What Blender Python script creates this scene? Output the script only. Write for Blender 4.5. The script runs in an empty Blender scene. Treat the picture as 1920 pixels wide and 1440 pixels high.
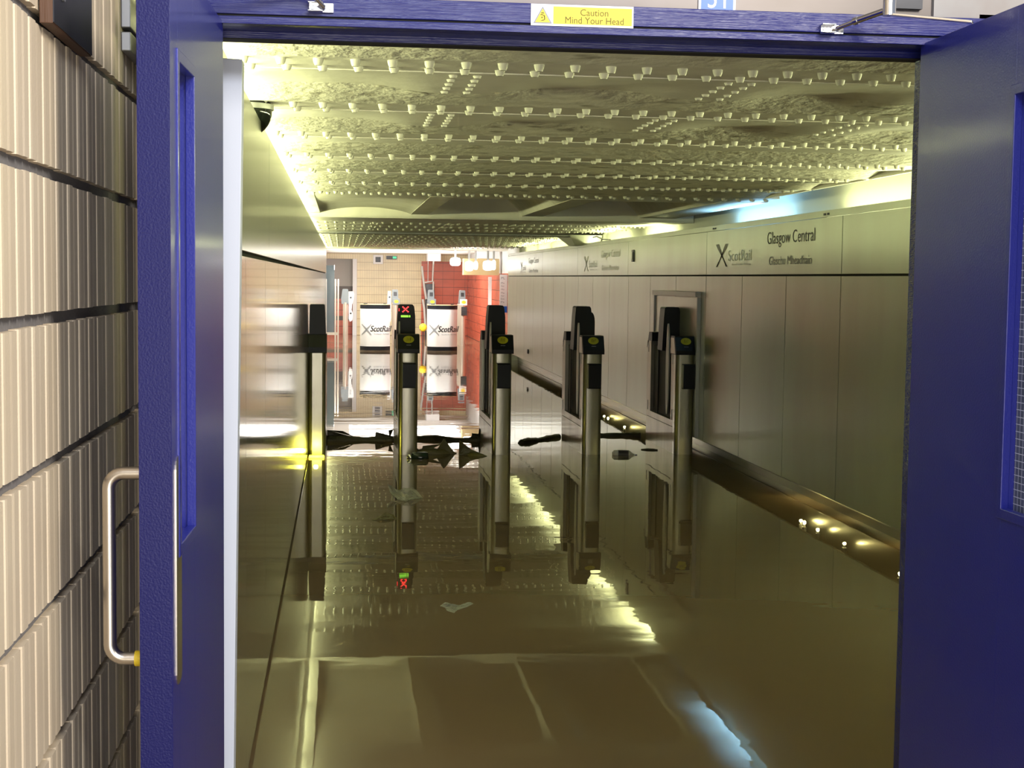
import bpy, math, random
from mathutils import Vector, Matrix
random.seed(7)
S = bpy.context.scene
COL = S.collection
PI = math.pi

# ------------------------------------------------------------------ camera
H = 1.55
yaw, pitch, roll = 0.11557, 0.07105, 0.012
fwd = Vector((math.sin(yaw)*math.cos(pitch), math.cos(yaw)*math.cos(pitch), -math.sin(pitch)))
rt = Vector((math.cos(yaw), -math.sin(yaw), 0)); up = rt.cross(fwd)
rt2 = math.cos(roll)*rt + math.sin(roll)*up
up2 = -math.sin(roll)*rt + math.cos(roll)*up
camd = bpy.data.cameras.new('camera'); cam = bpy.data.objects.new('camera', camd); COL.objects.link(cam)
camd.sensor_width = 36; camd.lens = 36*2770/1920; camd.clip_start = 0.05; camd.clip_end = 200
m = Matrix((rt2, up2, -fwd)).transposed().to_4x4(); m.translation = Vector((0, 0, H)); cam.matrix_world = m
S.camera = cam

# ------------------------------------------------------------------ light
S.view_settings.view_transform = 'Standard'; S.view_settings.look = 'None'
S.view_settings.exposure = 0.6; S.view_settings.gamma = 1.0; S.view_settings.use_curve_mapping = False
W = bpy.data.worlds.new('world'); S.world = W; W.use_nodes = True
W.node_tree.nodes['Background'].inputs[0].default_value = (0.75, 0.82, 1.0, 1)
W.node_tree.nodes['Background'].inputs[1].default_value = 0.3

YEL = (0.95, 1.0, 0.50); BLU = (0.33, 0.68, 1.0); WHT = (1.0, 0.97, 0.9); WARM = (1.0, 0.86, 0.32)

def area(name, loc, target, sx, sy, power, col, spread=None, parent=None):
    l = bpy.data.lights.new(name, 'AREA'); l.shape = 'RECTANGLE'; l.size = sx; l.size_y = sy
    l.energy = power; l.color = col
    if spread: l.spread = spread
    o = bpy.data.objects.new(name, l); COL.objects.link(o)
    o.location = loc
    d = Vector(target) - Vector(loc)
    o.rotation_euler = d.to_track_quat('-Z', 'Y').to_euler()
    return o

def point(name, loc, power, col, r=0.02):
    l = bpy.data.lights.new(name, 'POINT'); l.energy = power; l.color = col; l.shadow_soft_size = r
    o = bpy.data.objects.new(name, l); COL.objects.link(o); o.location = loc
    return o

# the concourse lamps behind the photographer, then an added low fill
area('concourse_light', (1.55, 0.3, 2.95), (0.2, 2.6, 1.3), 0.5, 0.9, 54, (1.0, 0.93, 0.82))
area('concourse_light', (0.35, -0.4, 2.9), (0.5, 3.0, 1.9), 0.9, 0.3, 34, (0.86, 0.9, 1.0))
area('concourse_low_fill', (0.7, -2.6, 0.9), (0.9, 8.0, 1.6), 2.6, 1.5, 66, (1.0, 0.93, 0.80))  # added fill lifting the corridor ceiling, not a concourse lamp
def tube_lamp(name, loc, d, length, width, power, col):
    """area lamp whose long side runs along the corridor"""
    o = area(name, loc, (0, 0, 0), length, width, power, col)
    z = -Vector(d).normalized(); x = Vector((0, 1, 0)); y = z.cross(x)
    o.rotation_euler = Matrix((x, y, z)).transposed().to_euler()
    return o
# yellow-green tubes in the cove over the left cladding
for k in range(9):
    tube_lamp('cove_light', (-0.40, 3.9 + 1.35*k, 2.088), (1, 0, 0.06), 1.25, 0.03, 8.5, YEL)
for k in range(10):
    tube_lamp('cove_light', (-0.40, 16.2 + 1.45*k, 2.088), (1, 0, 0.06), 1.3, 0.03, 7, YEL)
# tubes in the cove behind the right fascia
for y, p, c in ((4.2, 22, YEL), (5.8, 22, YEL), (7.6, 12, YEL), (15.6, 5, YEL), (17.6, 5, YEL), (20.0, 4, YEL), (22.5, 4, YEL), (25, 4, YEL)):
    tube_lamp('cove_light', (3.26, y, 2.035), (-1, 0, 0.08), 1.4, 0.03, p, c)
tube_lamp('cove_light', (3.28, 9.0, 1.97), (-0.1, 0, 1), 1.5, 0.05, 6.5, YEL)
tube_lamp('cove_light', (3.28, 11.7, 1.97), (-0.1, 0, 1), 1.6, 0.05, 7.5, BLU)
tube_lamp('cove_light', (3.28, 15.6, 1.97), (-0.1, 0, 1), 1.5, 0.05, 5, YEL)
for k in range(6):
    tube_lamp('cove_light', (3.28, 18.0 + 1.7*k, 1.97), (-0.1, 0, 1), 1.5, 0.05, 3.5, YEL)
# station light in the far hall, with added fills
area('sign_fill', (0.9, 30.6, 2.09), (1.3, 39, 1.0), 2.2, 0.06, 125, WHT)
area('sign_fill', (1.5, 35.0, 2.1), (1.5, 35.0, 0), 2.6, 2.0, 125, WHT)
area('hall_ceiling_fill', (1.4, 36.0, 1.9), (1.4, 36.0, 3), 3.4, 5.5, 45, WHT)  # unseen uplight added to whiten the far ceiling
area('sign_fill', (2.3, 28.9, 2.06), (3.3, 30.4, 1.0), 0.5, 0.06, 9, WHT)  # extra fill added to brighten the platform sign, no fitting here

# ------------------------------------------------------------------ materials
def mat(name, col=(0.5, 0.5, 0.5), rough=0.5, metal=0.0, bump=None, emit=None, estr=1.0, var=None, spec=None, alpha=None, trans=None, ior=None, coat=None, aniso=None):
    m = bpy.data.materials.new(name); m.use_nodes = True
    nt = m.node_tree; b = nt.nodes['Principled BSDF']
    b.inputs['Base Color'].default_value = (*col, 1)
    b.inputs['Roughness'].default_value = rough; b.inputs['Metallic'].default_value = metal
    if spec is not None: b.inputs['Specular IOR Level'].default_value = spec
    if ior: b.inputs['IOR'].default_value = ior
    if trans: b.inputs['Transmission Weight'].default_value = trans
    if alpha is not None: b.inputs['Alpha'].default_value = alpha
    if coat: b.inputs['Coat Weight'].default_value = coat; b.inputs['Coat Roughness'].default_value = 0.12
    if emit: b.inputs['Emission Color'].default_value = (*emit, 1); b.inputs['Emission Strength'].default_value = estr
    tc = nt.nodes.new('ShaderNodeTexCoord')
    def mapping(sc):
        mp = nt.nodes.new('ShaderNodeMapping'); mp.inputs['Scale'].default_value = sc
        nt.links.new(tc.outputs['Object'], mp.inputs[0]); return mp
    if var:   # (scale xyz, colour b, low, high, detail)
        sc, c2, lo, hi = var
        n = nt.nodes.new('ShaderNodeTexNoise'); n.inputs['Scale'].default_value = 1; n.inputs['Detail'].default_value = 6
        nt.links.new(mapping(sc).outputs[0], n.inputs['Vector'])
        r = nt.nodes.new('ShaderNodeMapRange'); r.inputs[1].default_value = lo; r.inputs[2].default_value = hi
        nt.links.new(n.outputs[0], r.inputs[0])
        mx = nt.nodes.new('ShaderNodeMix'); mx.data_type = 'RGBA'
        mx.inputs[6].default_value = (*col, 1); mx.inputs[7].default_value = (*c2, 1)
        nt.links.new(r.outputs[0], mx.inputs[0]); nt.links.new(mx.outputs[2], b.inputs['Base Color'])
    if bump:
        last = None
        for sc, st, dist in bump:
            n = nt.nodes.new('ShaderNodeTexNoise'); n.inputs['Scale'].default_value = 1; n.inputs['Detail'].default_value = 4
            nt.links.new(mapping(sc).outputs[0], n.inputs['Vector'])
            bp = nt.nodes.new('ShaderNodeBump'); bp.inputs['Strength'].default_value = st; bp.inputs['Distance'].default_value = dist
            nt.links.new(n.outputs[0], bp.inputs['Height'])
            if last: nt.links.new(last.outputs[0], bp.inputs['Normal'])
            last = bp
        nt.links.new(last.outputs[0], b.inputs['Normal'])
    return m

M = {}
M['blue'] = mat('blue_gloss_paint', (0.014, 0.019, 0.23), 0.33, bump=[((260, 260, 260), 0.6, 0.0008)], coat=0.3)
M['blue_edge'] = mat('blue_paint_edge', (0.006, 0.007, 0.085), 0.36, spec=0.3, bump=[((330, 330, 330), 0.5, 0.0012)])
M['blue_wood'] = mat('blue_painted_timber', (0.007, 0.011, 0.14), 0.26, bump=[((6, 60, 420), 0.8, 0.002), ((160, 160, 160), 0.25, 0.001)])
M['white_post'] = mat('white_painted_metal', (0.66, 0.7, 0.8), 0.45, bump=[((300, 300, 300), 0.2, 0.0005)])
M['steel'] = mat('brushed_steel_panel', (0.44, 0.475, 0.40), 0.28, 0.55, var=((3, 3, 0.8), (0.40, 0.41, 0.35), 0.35, 0.7), bump=[((240, 240, 3), 0.10, 0.001)])
M['steel_gloss'] = mat('polished_steel_panel', (0.55, 0.54, 0.49), 0.08, 0.78, bump=[((2.0, 2.0, 1.2), 0.02, 0.01)])
M['steel_fascia'] = mat('satin_steel_fascia', (0.38, 0.38, 0.34), 0.2, 0.65, bump=[((2.0, 2.0, 1.2), 0.03, 0.01)])
M['steel_mirror'] = mat('shiny_steel_skirting', (0.45, 0.44, 0.38), 0.28, 0.95, bump=[((3, 3, 3), 0.03, 0.01)])
M['gap'] = mat('dark_joint', (0.02, 0.02, 0.018), 0.7)
M['ceil'] = mat('peeling_cream_ceiling_paint', (0.85, 0.82, 0.73), 0.55, var=((3.2, 5, 3), (0.72, 0.69, 0.60), 0.45, 0.75),
                bump=[((9, 7, 9), 0.25, 0.012), ((60, 60, 60), 0.2, 0.003)])
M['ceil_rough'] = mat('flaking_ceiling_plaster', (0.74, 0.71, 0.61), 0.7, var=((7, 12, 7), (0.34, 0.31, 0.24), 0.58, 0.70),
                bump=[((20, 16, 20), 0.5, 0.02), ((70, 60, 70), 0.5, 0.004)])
M['rivet'] = mat('cream_painted_rivet', (0.62, 0.60, 0.52), 0.5)
M['haunch'] = mat('cream_painted_wall', (0.62, 0.62, 0.55), 0.6, bump=[((4, 4, 4), 0.3, 0.01)])
M['water'] = None
M['floor'] = mat('terrazzo_floor', (0.2, 0.17, 0.13), 0.5)
M['wood'] = mat('brown_timber', (0.10, 0.045, 0.02), 0.6, bump=[((300, 300, 12), 0.4, 0.002)])
M['darkmetal'] = mat('dark_grey_metal', (0.06, 0.062, 0.07), 0.42, 0.5, var=((4, 6, 9), (0.03, 0.03, 0.035), 0.4, 0.7))
M['galv'] = mat('galvanised_metal', (0.38, 0.38, 0.38), 0.4, 0.7)
M['girder'] = mat('stained_steel_girder', (0.14, 0.125, 0.12), 0.42, 0.6, var=((3, 3, 6), (0.11, 0.095, 0.085), 0.4, 0.65))
M['tile'] = mat('cream_ribbed_tile', (0.70, 0.585, 0.42), 0.6, var=((5, 5, 5), (0.62, 0.50, 0.35), 0.3, 0.8), bump=[((220, 220, 220), 0.35, 0.0012)])
M['mortar'] = mat('grey_mortar', (0.21, 0.2, 0.2), 0.9, bump=[((120, 120, 120), 0.6, 0.003)])
M['chrome'] = mat('chrome', (0.75, 0.74, 0.72), 0.16, 1.0)
M['satin'] = mat('satin_steel', (0.66, 0.6, 0.52), 0.28, 1.0)
M['black'] = mat('black_plastic', (0.006, 0.007, 0.011), 0.42, spec=0.3)
M['black_in'] = mat('black_interior', (0.008, 0.008, 0.007), 0.6)
M['gate_steel'] = mat('gate_brushed_steel', (0.46, 0.44, 0.36), 0.33, 0.92, var=((9, 9, 2), (0.34, 0.32, 0.26), 0.35, 0.7), bump=[((200, 200, 3), 0.12, 0.001)])
M['paddle'] = mat('grey_paddle_edge', (0.42, 0.42, 0.40), 0.35)
M['yellow'] = mat('yellow_sticker', (0.50, 0.46, 0.01), 0.5)
M['yellow_b'] = mat('bright_yellow', (0.85, 0.62, 0.03), 0.5)
M['yellow_ink'] = mat('olive_ink', (0.2, 0.18, 0.01), 0.6)
M['white'] = mat('white_plastic', (0.78, 0.78, 0.80), 0.4)
M['black_ink'] = mat('dark_ink', (0.03, 0.03, 0.035), 0.5)
M['grey_ink'] = mat('grey_ink', (0.25, 0.26, 0.30), 0.5)
M['faint_ink'] = mat('faint_lettering', (0.27, 0.27, 0.24), 0.5, 0.5)
M['pale_ink'] = mat('pale_lettering', (0.8, 0.8, 0.74), 0.45)
M['olive_ink'] = mat('olive_sign_lettering', (0.13, 0.11, 0.0), 0.6)
M['blue_sign'] = mat('blue_sign', (0.015, 0.13, 0.62), 0.35)
M['red_led'] = mat('red_led', (0.3, 0, 0), 0.4, emit=(1, 0.03, 0.03), estr=5)
M['green_led'] = mat('green_display', (0.05, 0.2, 0), 0.4, emit=(0.28, 0.85, 0.05), estr=1.2)
M['green_sign'] = mat('green_lit_sign', (0.02, 0.3, 0.15), 0.4, emit=(0.1, 0.8, 0.4), estr=0.5)
M['lamp'] = mat('lit_lamp', (1, 1, 1), 0.4, emit=(1, 0.98, 0.92), estr=3.5)
M['lampY'] = mat('lit_yellow_lamp', (1, 0.95, 0.6), 0.4, emit=(1, 0.93, 0.55), estr=30)
M['lampYY'] = mat('lit_lime_lamp', (1, 1, 0.2), 0.4, emit=(1.0, 1.0, 0.04), estr=4)
M['tubeY'] = mat('lit_tube_lime', (1, 1, 0.8), 0.4, emit=YEL, estr=2)
M['tubeB'] = mat('lit_tube_blue', (0.8, 0.9, 1), 0.4, emit=BLU, estr=2)
M['cloth'] = mat('wet_olive_fabric', (0.035, 0.030, 0.010), 0.38, bump=[((60, 60, 60), 0.6, 0.01)])
M['leaf'] = mat('wet_brown_wrapper', (0.10, 0.085, 0.03), 0.35, bump=[((60, 60, 60), 0.6, 0.01)])
M['film'] = mat('crumpled_clear_film', (0.55, 0.56, 0.46), 0.12, alpha=0.5, bump=[((55, 55, 55), 0.9, 0.01)])
M['cola'] = mat('brown_cola', (0.06, 0.015, 0.008), 0.1)
M['clearpet'] = mat('clear_bottle_plastic', (0.45, 0.45, 0.36), 0.08, alpha=0.6)
M['label_dk'] = mat('dark_bottle_label', (0.03, 0.02, 0.02), 0.3)
M['teal'] = mat('dark_teal_bottle', (0.01, 0.025, 0.02), 0.15)
M['dome'] = mat('smoked_dome', (0.01, 0.012, 0.01), 0.07)
M['grey_post'] = mat('grey_gate_head', (0.22, 0.25, 0.27), 0.4)
M['beige_steel'] = mat('far_gate_column', (0.62, 0.55, 0.48), 0.3, 0.6)
M['glass_dk'] = mat('smoked_glass', (0.08, 0.10, 0.11), 0.06, alpha=0.82)
M['pale_wall'] = mat('pale_grey_plaster', (0.5, 0.46, 0.43), 0.7)
M['white_ceil'] = mat('white_ceiling', (0.85, 0.84, 0.8), 0.6)
M['soffit'] = mat('tan_soffit', (0.55, 0.42, 0.22), 0.6)
M['brown_band'] = mat('dark_brown_tile', (0.08, 0.05, 0.04), 0.4)
M['concrete'] = mat('pale_concrete', (0.36, 0.35, 0.34), 0.8, var=((9, 9, 9), (0.32, 0.29, 0.27), 0.4, 0.7))

def tile_mat(name, col, joint, px, pz, jx, jz, xaxis='X', rough=0.35, offx=0.0, offz=0.0):
    """glazed tile wall: vertical joints every px, horizontal every pz"""
    m = mat(name, col, rough, var=((2, 2, 4), tuple(c*0.82 for c in col), 0.35, 0.7)); nt = m.node_tree; b = nt.nodes['Principled BSDF']
    tc = nt.nodes.new('ShaderNodeTexCoord'); sp = nt.nodes.new('ShaderNodeSeparateXYZ'); nt.links.new(tc.outputs['Object'], sp.inputs[0])
    def line(out, p, j, off):
        a = nt.nodes.new('ShaderNodeMath'); a.operation = 'ADD'; a.inputs[1].default_value = off + 100*p; nt.links.new(out, a.inputs[0])
        q = nt.nodes.new('ShaderNodeMath'); q.operation = 'MODULO'; q.inputs[1].default_value = p; nt.links.new(a.outputs[0], q.inputs[0])
        l = nt.nodes.new('ShaderNodeMath'); l.operation = 'LESS_THAN'; l.inputs[1].default_value = j; nt.links.new(q.outputs[0], l.inputs[0]); return l
    lx = line(sp.outputs[xaxis], px, jx, offx); lz = line(sp.outputs['Z'], pz, jz, offz)
    mxm = nt.nodes.new('ShaderNodeMath'); mxm.operation = 'MAXIMUM'; nt.links.new(lx.outputs[0], mxm.inputs[0]); nt.links.new(lz.outputs[0], mxm.inputs[1])
    old = b.inputs['Base Color'].links[0].from_socket
    mx = nt.nodes.new('ShaderNodeMix'); mx.data_type = 'RGBA'; mx.inputs[7].default_value = (*joint, 1)
    nt.links.new(mxm.outputs[0], mx.inputs[0]); nt.links.new(old, mx.inputs[6]); nt.links.new(mx.outputs[2], b.inputs['Base Color'])
    return m
M['far_tile'] = tile_mat('far_cream_ribbed_tile', (0.86, 0.74, 0.47), (0.40, 0.30, 0.17), 0.0465, 0.2155, 0.009, 0.012)
M['red_tile_b'] = tile_mat('red_tile_back', (0.60, 0.12, 0.065), (0.12, 0.03, 0.02), 0.30, 0.2155, 0.006, 0.012)
M['red_tile_s'] = tile_mat('red_tile_side', (0.60, 0.12, 0.065), (0.12, 0.03, 0.02), 1.9, 0.2155, 0.02, 0.012, 'Y', 0.25)

def water_mat():
    m = bpy.data.materials.new('murky_flood_water'); m.use_nodes = True; nt = m.node_tree; b = nt.nodes['Principled BSDF']
    b.inputs['Base Color'].default_value = (0.195, 0.137, 0.078, 1); b.inputs['Roughness'].default_value = 0.012
    b.inputs['IOR'].default_value = 1.36
    tc = nt.nodes.new('ShaderNodeTexCoord')
    last = None
    for sc, st in (((0.9, 2.6, 1), 0.020), ((5, 9, 1), 0.0035)):
        mp = nt.nodes.new('ShaderNodeMapping'); mp.inputs['Scale'].default_value = sc; nt.links.new(tc.outputs['Object'], mp.inputs[0])
        n = nt.nodes.new('ShaderNodeTexNoise'); n.inputs['Scale'].default_value = 1; n.inputs['Detail'].default_value = 1.5; nt.links.new(mp.outputs[0], n.inputs['Vector'])
        bp = nt.nodes.new('ShaderNodeBump'); bp.inputs['Strength'].default_value = 1; bp.inputs['Distance'].default_value = st*0.06
        nt.links.new(n.outputs[0], bp.inputs['Height'])
        if last: nt.links.new(last.outputs[0], bp.inputs['Normal'])
        last = bp
    nt.links.new(last.outputs[0], b.inputs['Normal'])
    return m
M['water'] = water_mat()

# ------------------------------------------------------------------ mesh builder
class MB:
    def __init__(s, *mats): s.v = []; s.f = []; s.mi = []; s.sm = []; s.mats = list(mats)
    def add(s, vs, fs, mi=0, smooth=False):
        o = len(s.v); s.v += [tuple(p) for p in vs]
        for f in fs: s.f.append([i+o for i in f]); s.mi.append(mi); s.sm.append(smooth)
        return s
    def box(s, x0, x1, y0, y1, z0, z1, mi=0):
        vs = [(x, y, z) for z in (z0, z1) for y in (y0, y1) for x in (x0, x1)]
        return s.add(vs, [(0, 2, 3, 1), (4, 5, 7, 6), (0, 1, 5, 4), (2, 6, 7, 3), (0, 4, 6, 2), (1, 3, 7, 5)], mi)
    def prism(s, poly, axis, a, b, mi=0, smooth=False, caps=True):
        """poly: list of 2-d points in the two other axes (in xyz order)"""
        def P(u, w, t):
            return {'x': (t, u, w), 'y': (u, t, w), 'z': (u, w, t)}[axis]
        n = len(poly); vs = [P(*p, a) for p in poly] + [P(*p, b) for p in poly]
        s.add(vs, [(i, (i+1) % n, n+(i+1) % n, n+i) for i in range(n)], mi, smooth)
        if caps: s.add(vs, [tuple(range(n))[::-1], tuple(range(n, 2*n))], mi)
        return s
    def tube(s, pts, r, n=12, mi=0, smooth=True, cap=True):
        pts = [Vector(p) for p in pts]; rs = r if isinstance(r, (list, tuple)) else [r]*len(pts)
        vs = []; nrm = None
        for i, p in enumerate(pts):
            t = (pts[min(i+1, len(pts)-1)] - pts[max(i-1, 0)]).normalized()
            if nrm is None:
                nrm = t.orthogonal().normalized()
            nrm = (nrm - t*nrm.dot(t)).normalized(); bn = t.cross(nrm)
            for k in range(n):
                a = 2*PI*k/n; vs.append(p + (nrm*math.cos(a) + bn*math.sin(a))*rs[i])
        fs = [(i*n+k, i*n+(k+1) % n, (i+1)*n+(k+1) % n, (i+1)*n+k) for i in range(len(pts)-1) for k in range(n)]
        s.add(vs, fs, mi, smooth)
        if cap: s.add(vs, [tuple(range(n))[::-1], tuple(range((len(pts)-1)*n, len(pts)*n))], mi)
        return s
    def rivet(s, x, y, z, r=0.015, h=0.016, n=8, mi=0):
        vs = []
        for rr, hh in ((1.0, 0), (0.86, 0.55), (0.62, 1.0)):
            for k in range(n):
                a = 2*PI*k/n; vs.append((x+r*rr*math.cos(a), y+r*rr*math.sin(a), z-h*hh))
        fs = [(i*n+k, (i+1)*n+k, (i+1)*n+(k+1) % n, i*n+(k+1) % n) for i in range(2) for k in range(n)]
        s.add(vs, fs, mi, True); s.add(vs[2*n:], [tuple(range(n))], mi, True)
        return s
    def sphere(s, c, r, n=20, m=12, half=None, mi=0):
        vs = []
        for j in range(m+1):
            ph = PI*j/m
            for i in range(n):
                a = 2*PI*i/n
                vs.append((c[0]+r[0]*math.sin(ph)*math.cos(a), c[1]+r[1]*math.sin(ph)*math.sin(a), c[2]+r[2]*math.cos(ph)))
        fs = [(j*n+i, (j+1)*n+i, (j+1)*n+(i+1) % n, j*n+(i+1) % n) for j in range(m) for i in range(n)]
        return s.add(vs, fs, mi, True)
    def grid(s, fn, nu, nv, mi=0, smooth=True):
        vs = [fn(i/nu, j/nv) for j in range(nv+1) for i in range(nu+1)]
        fs = [(j*(nu+1)+i, j*(nu+1)+i+1, (j+1)*(nu+1)+i+1, (j+1)*(nu+1)+i) for j in range(nv) for i in range(nu)]
        return s.add(vs, fs, mi, smooth)
    def build(s, name, parent=None, bevel=0, org=(0, 0, 0), solid=0):
        me = bpy.data.meshes.new(name)
        me.from_pydata([(p[0]-org[0], p[1]-org[1], p[2]-org[2]) for p in s.v], [], s.f); me.validate(); me.update()
        for mm in s.mats: me.materials.append(M[mm])
        if len(me.polygons) == len(s.mi):
            for p, a, b in zip(me.polygons, s.mi, s.sm): p.material_index = a; p.use_smooth = b
        o = bpy.data.objects.new(name, me); COL.objects.link(o)
        if parent: o.parent = parent
        else: o.location = org
        if solid:
            q = o.modifiers.new('s', 'SOLIDIFY'); q.thickness = solid; q.offset = 0
        if bevel:
            q = o.modifiers.new('b', 'BEVEL'); q.width = bevel; q.segments = 2; q.limit_method = 'ANGLE'; q.angle_limit = 0.6
        return o

def text_geo(body, width=None, height=None, extrude=0.0, shear=0.0):
    cu = bpy.data.curves.new('t', 'FONT'); cu.body = body; cu.size = 1; cu.extrude = 0; cu.shear = shear; cu.resolution_u = 3
    o = bpy.data.objects.new('t', cu); COL.objects.link(o)
    dg = bpy.context.evaluated_depsgraph_get(); me = bpy.data.meshes.new_from_object(o.evaluated_get(dg))
    vs = [v.co.copy() for v in me.vertices]; fs = [list(p.vertices) for p in me.polygons]
    bpy.data.objects.remove(o); bpy.data.curves.remove(cu); bpy.data.meshes.remove(me)
    x0 = min(v.x for v in vs); x1 = max(v.x for v in vs); y0 = min(v.y for v in vs); y1 = max(v.y for v in vs)
    sx = (width/(x1-x0)) if width else None; sy = (height/(y1-y0)) if height else None
    if sx is None: sx = sy
    if sy is None: sy = sx
    return [((v.x-x0)*sx, (v.y-y0)*sy) for v in vs], fs

def thing(name, label, cat, loc, group=None):
    o = bpy.data.objects.new(name, None); COL.objects.link(o); o.location = loc; o.empty_display_size = 0.1
    o['label'] = label; o['category'] = cat
    if group: o['group'] = group
    return o
def tag(o, label, cat, group=None, kind=None):
    o['label'] = label; o['category'] = cat
    if group: o['group'] = group
    if kind: o['kind'] = kind
    return o
def struct(o): o['kind'] = 'structure'; return o

# ------------------------------------------------------------------ setting: floor and water
struct(MB('floor').box(-0.7, 4.2, -1.0, 40.2, -0.3, -0.14).build('floor'))
wt = MB('water').box(-0.428, 3.399, 0.4, 39.69, -0.139, 0.0).build('flood_water')
tag(wt, 'still brown flood water covering the whole floor, mirroring the gates', 'flood water', kind='stuff')

# ------------------------------------------------------------------ ceiling of riveted plates
ZC = 2.15; P = 1.057; Y0 = 4.13
SPL = [-0.45, 0.365, 1.205, 1.95, 2.75]
def add_bay(mb, ys, x0, x1, rise, splices, p=P, plate=0.27, rows=(0.075, 0.215), nr=8, rsz=0.0155, dx=0.1035, rc=0.006):
    # cover plate
    mb.box(x0, x1, ys-0.002, ys+plate+0.002, ZC+rc, ZC+0.03)
    def k_of(x):
        if not splices: return 1.0
        d = min(abs(x-s) for s in SPL); k = min(1, max(0.1, (d-0.06)/0.25)); return k*k*(3-2*k)
    ridge = 0.60
    def zz(x, t): return ZC+0.003*(1-t)+ rise*k_of(x)*(t/ridge if t < ridge else 1-(t-ridge)/(1-ridge))
    def f1(u, v):
        x = x0+(x1-x0)*u; t = ridge*v; return (x, ys+plate+(p-plate)*t, zz(x, t))
    def f2(u, v):
        x = x0+(x1-x0)*u; t = ridge+(1-ridge)*v; return (x, ys+plate+(p-plate)*t, zz(x, t))
    n = 90 if splices else 2
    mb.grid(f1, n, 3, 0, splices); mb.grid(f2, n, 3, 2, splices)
    mb.add([(x0, ys+plate, ZC+0.003), (x1, ys+plate, ZC+0.003), (x1, ys+plate, ZC+0.02), (x0, ys+plate, ZC+0.02)], [(0, 1, 2, 3)])
    x = -0.273+0.0*random.random()
    i = 0
    while x < x1-0.02:
        if x > x0:
            mb.rivet(x, ys+rows[0], ZC+rc, rsz, 0.019, nr, 1); mb.rivet(x+0.012-0.03*(i/36), ys+rows[1], ZC+rc, rsz, 0.016, nr, 1)
        x += dx; i += 1
    if splices:
        for sx in SPL:
            for o in (-0.036, 0.036):
                for q in range(5):
                    yy = ys+plate+0.05+q*0.095
                    mb.rivet(sx+o, yy, ZC+0.012, 0.0155, 0.017, nr, 1)
            pass
cb = MB('ceil', 'rivet', 'ceil_rough')
for k in range(-1, 6):
    add_bay(cb, Y0+P*k, -0.6, 3.03, (0.026, 0.026, 0.026, 0.025, 0.024, 0.021, 0.02)[k+1], k in (-1, 0, 1))
for k in range(-1, 6):   # closing faces at the right ends of the troughs
    cb.box(3.03, 3.045, Y0+P*k, Y0+P*(k+1)-0.05, ZC-0.003, ZC+0.10)
# seventh plate before the jack arches
ya = Y0+P*6
cb.box(-0.6, 3.15, ya, ya+0.5, ZC, ZC+0.04)
x = -0.25
while x < 3.1:
    cb.rivet(x, ya+0.07, ZC, 0.0155, 0.017, 8, 1); cb.rivet(x+0.05, ya+0.20, ZC, 0.0155, 0.015, 8, 1); x += 0.1035
# longitudinal ribs and vaults
for a, b in ((-0.6, -0.2), (0.65, 0.82), (1.71, 1.91), (2.85, 3.2)):
    cb.box(a, b, ya+0.5, 14.1, ZC-0.002, ZC+0.22)
    if a > 0: cb.box(a+0.035, b-0.035, ya+0.5, 14.1, ZC+0.006, ZC+0.0061)
for a, b in ((-0.2, 0.65), (0.82, 1.71), (1.91, 2.85)):
    hgt = 0.06 if a < 0 else 0.26
    cb.grid(lambda u, v, a=a, b=b, hgt=hgt: (a+(b-a)*u, ya+0.5+(14.1-ya-0.5)*v, ZC+hgt*math.sin(PI*u)**0.7*min(1, max(0, (v-0.12)/0.5))**0.6), 24, 16)
# cross girder
cb.box(-0.6, 3.39, 14.1, 15.15, ZC-0.032, ZC+0.5)
cb.box(-0.6, 3.39, 14.1, 14.16, ZC-0.04, ZC-0.03)
# far, closely riveted troughs
y = 15.15
while y < 29.6:
    add_bay(cb, y, -0.6, 3.39, 0.02, y < 19, P, 0.27, (0.075, 0.215), 6, 0.0165, 0.1035, 0.0); y += P
cb.box(-0.6, 3.39, y, 31.0, ZC-0.03, ZC+0.1)
# solid slab over everything
cb.box(-0.7, 4.0, 2.98, 31.0, 2.62, 2.8)
ceil = struct(cb.build('ceiling'))

# dark shelf on left at the arches
# ------------------------------------------------------------------ left cladding
XL = -0.28
wl = MB('steel_gloss', 'gap', 'steel_mirror', 'haunch', 'steel_fascia')
ys = [3.06]+[4.43+1.13*k for k in range(0, 22)]
ys = [q for q in ys if q < 28.0]+[28.0]
for a, b in zip(ys[:-1], ys[1:]):
    wl.box(XL-0.02, XL, a+0.002, b-0.002, 0.035, 1.606)
yf = [3.06, 5.86]+[5.86+3.4*k for k in range(1, 7)]+[28.0]
for a, b in zip(yf[:-1], yf[1:]):
    wl.box(XL-0.02, XL, a+0.002, b-0.002, 1.622, 2.085, 4)
wl.box(XL-0.026, XL-0.021, 3.06, 28.0, 0.0, 2.06, 1)
wl.box(XL-0.075, XL-0.05, 3.06, 28.0, -0.139, 0.2, 2)
wl.box(-0.62, -0.58, 3.0, 39.7, -0.139, 2.62, 3)
wl.box(-0.60, XL-0.02, 28.0, 28.03, -0.139, 2.15, 3)
struct(wl.build('wall_left', bevel=0.0012))

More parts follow.
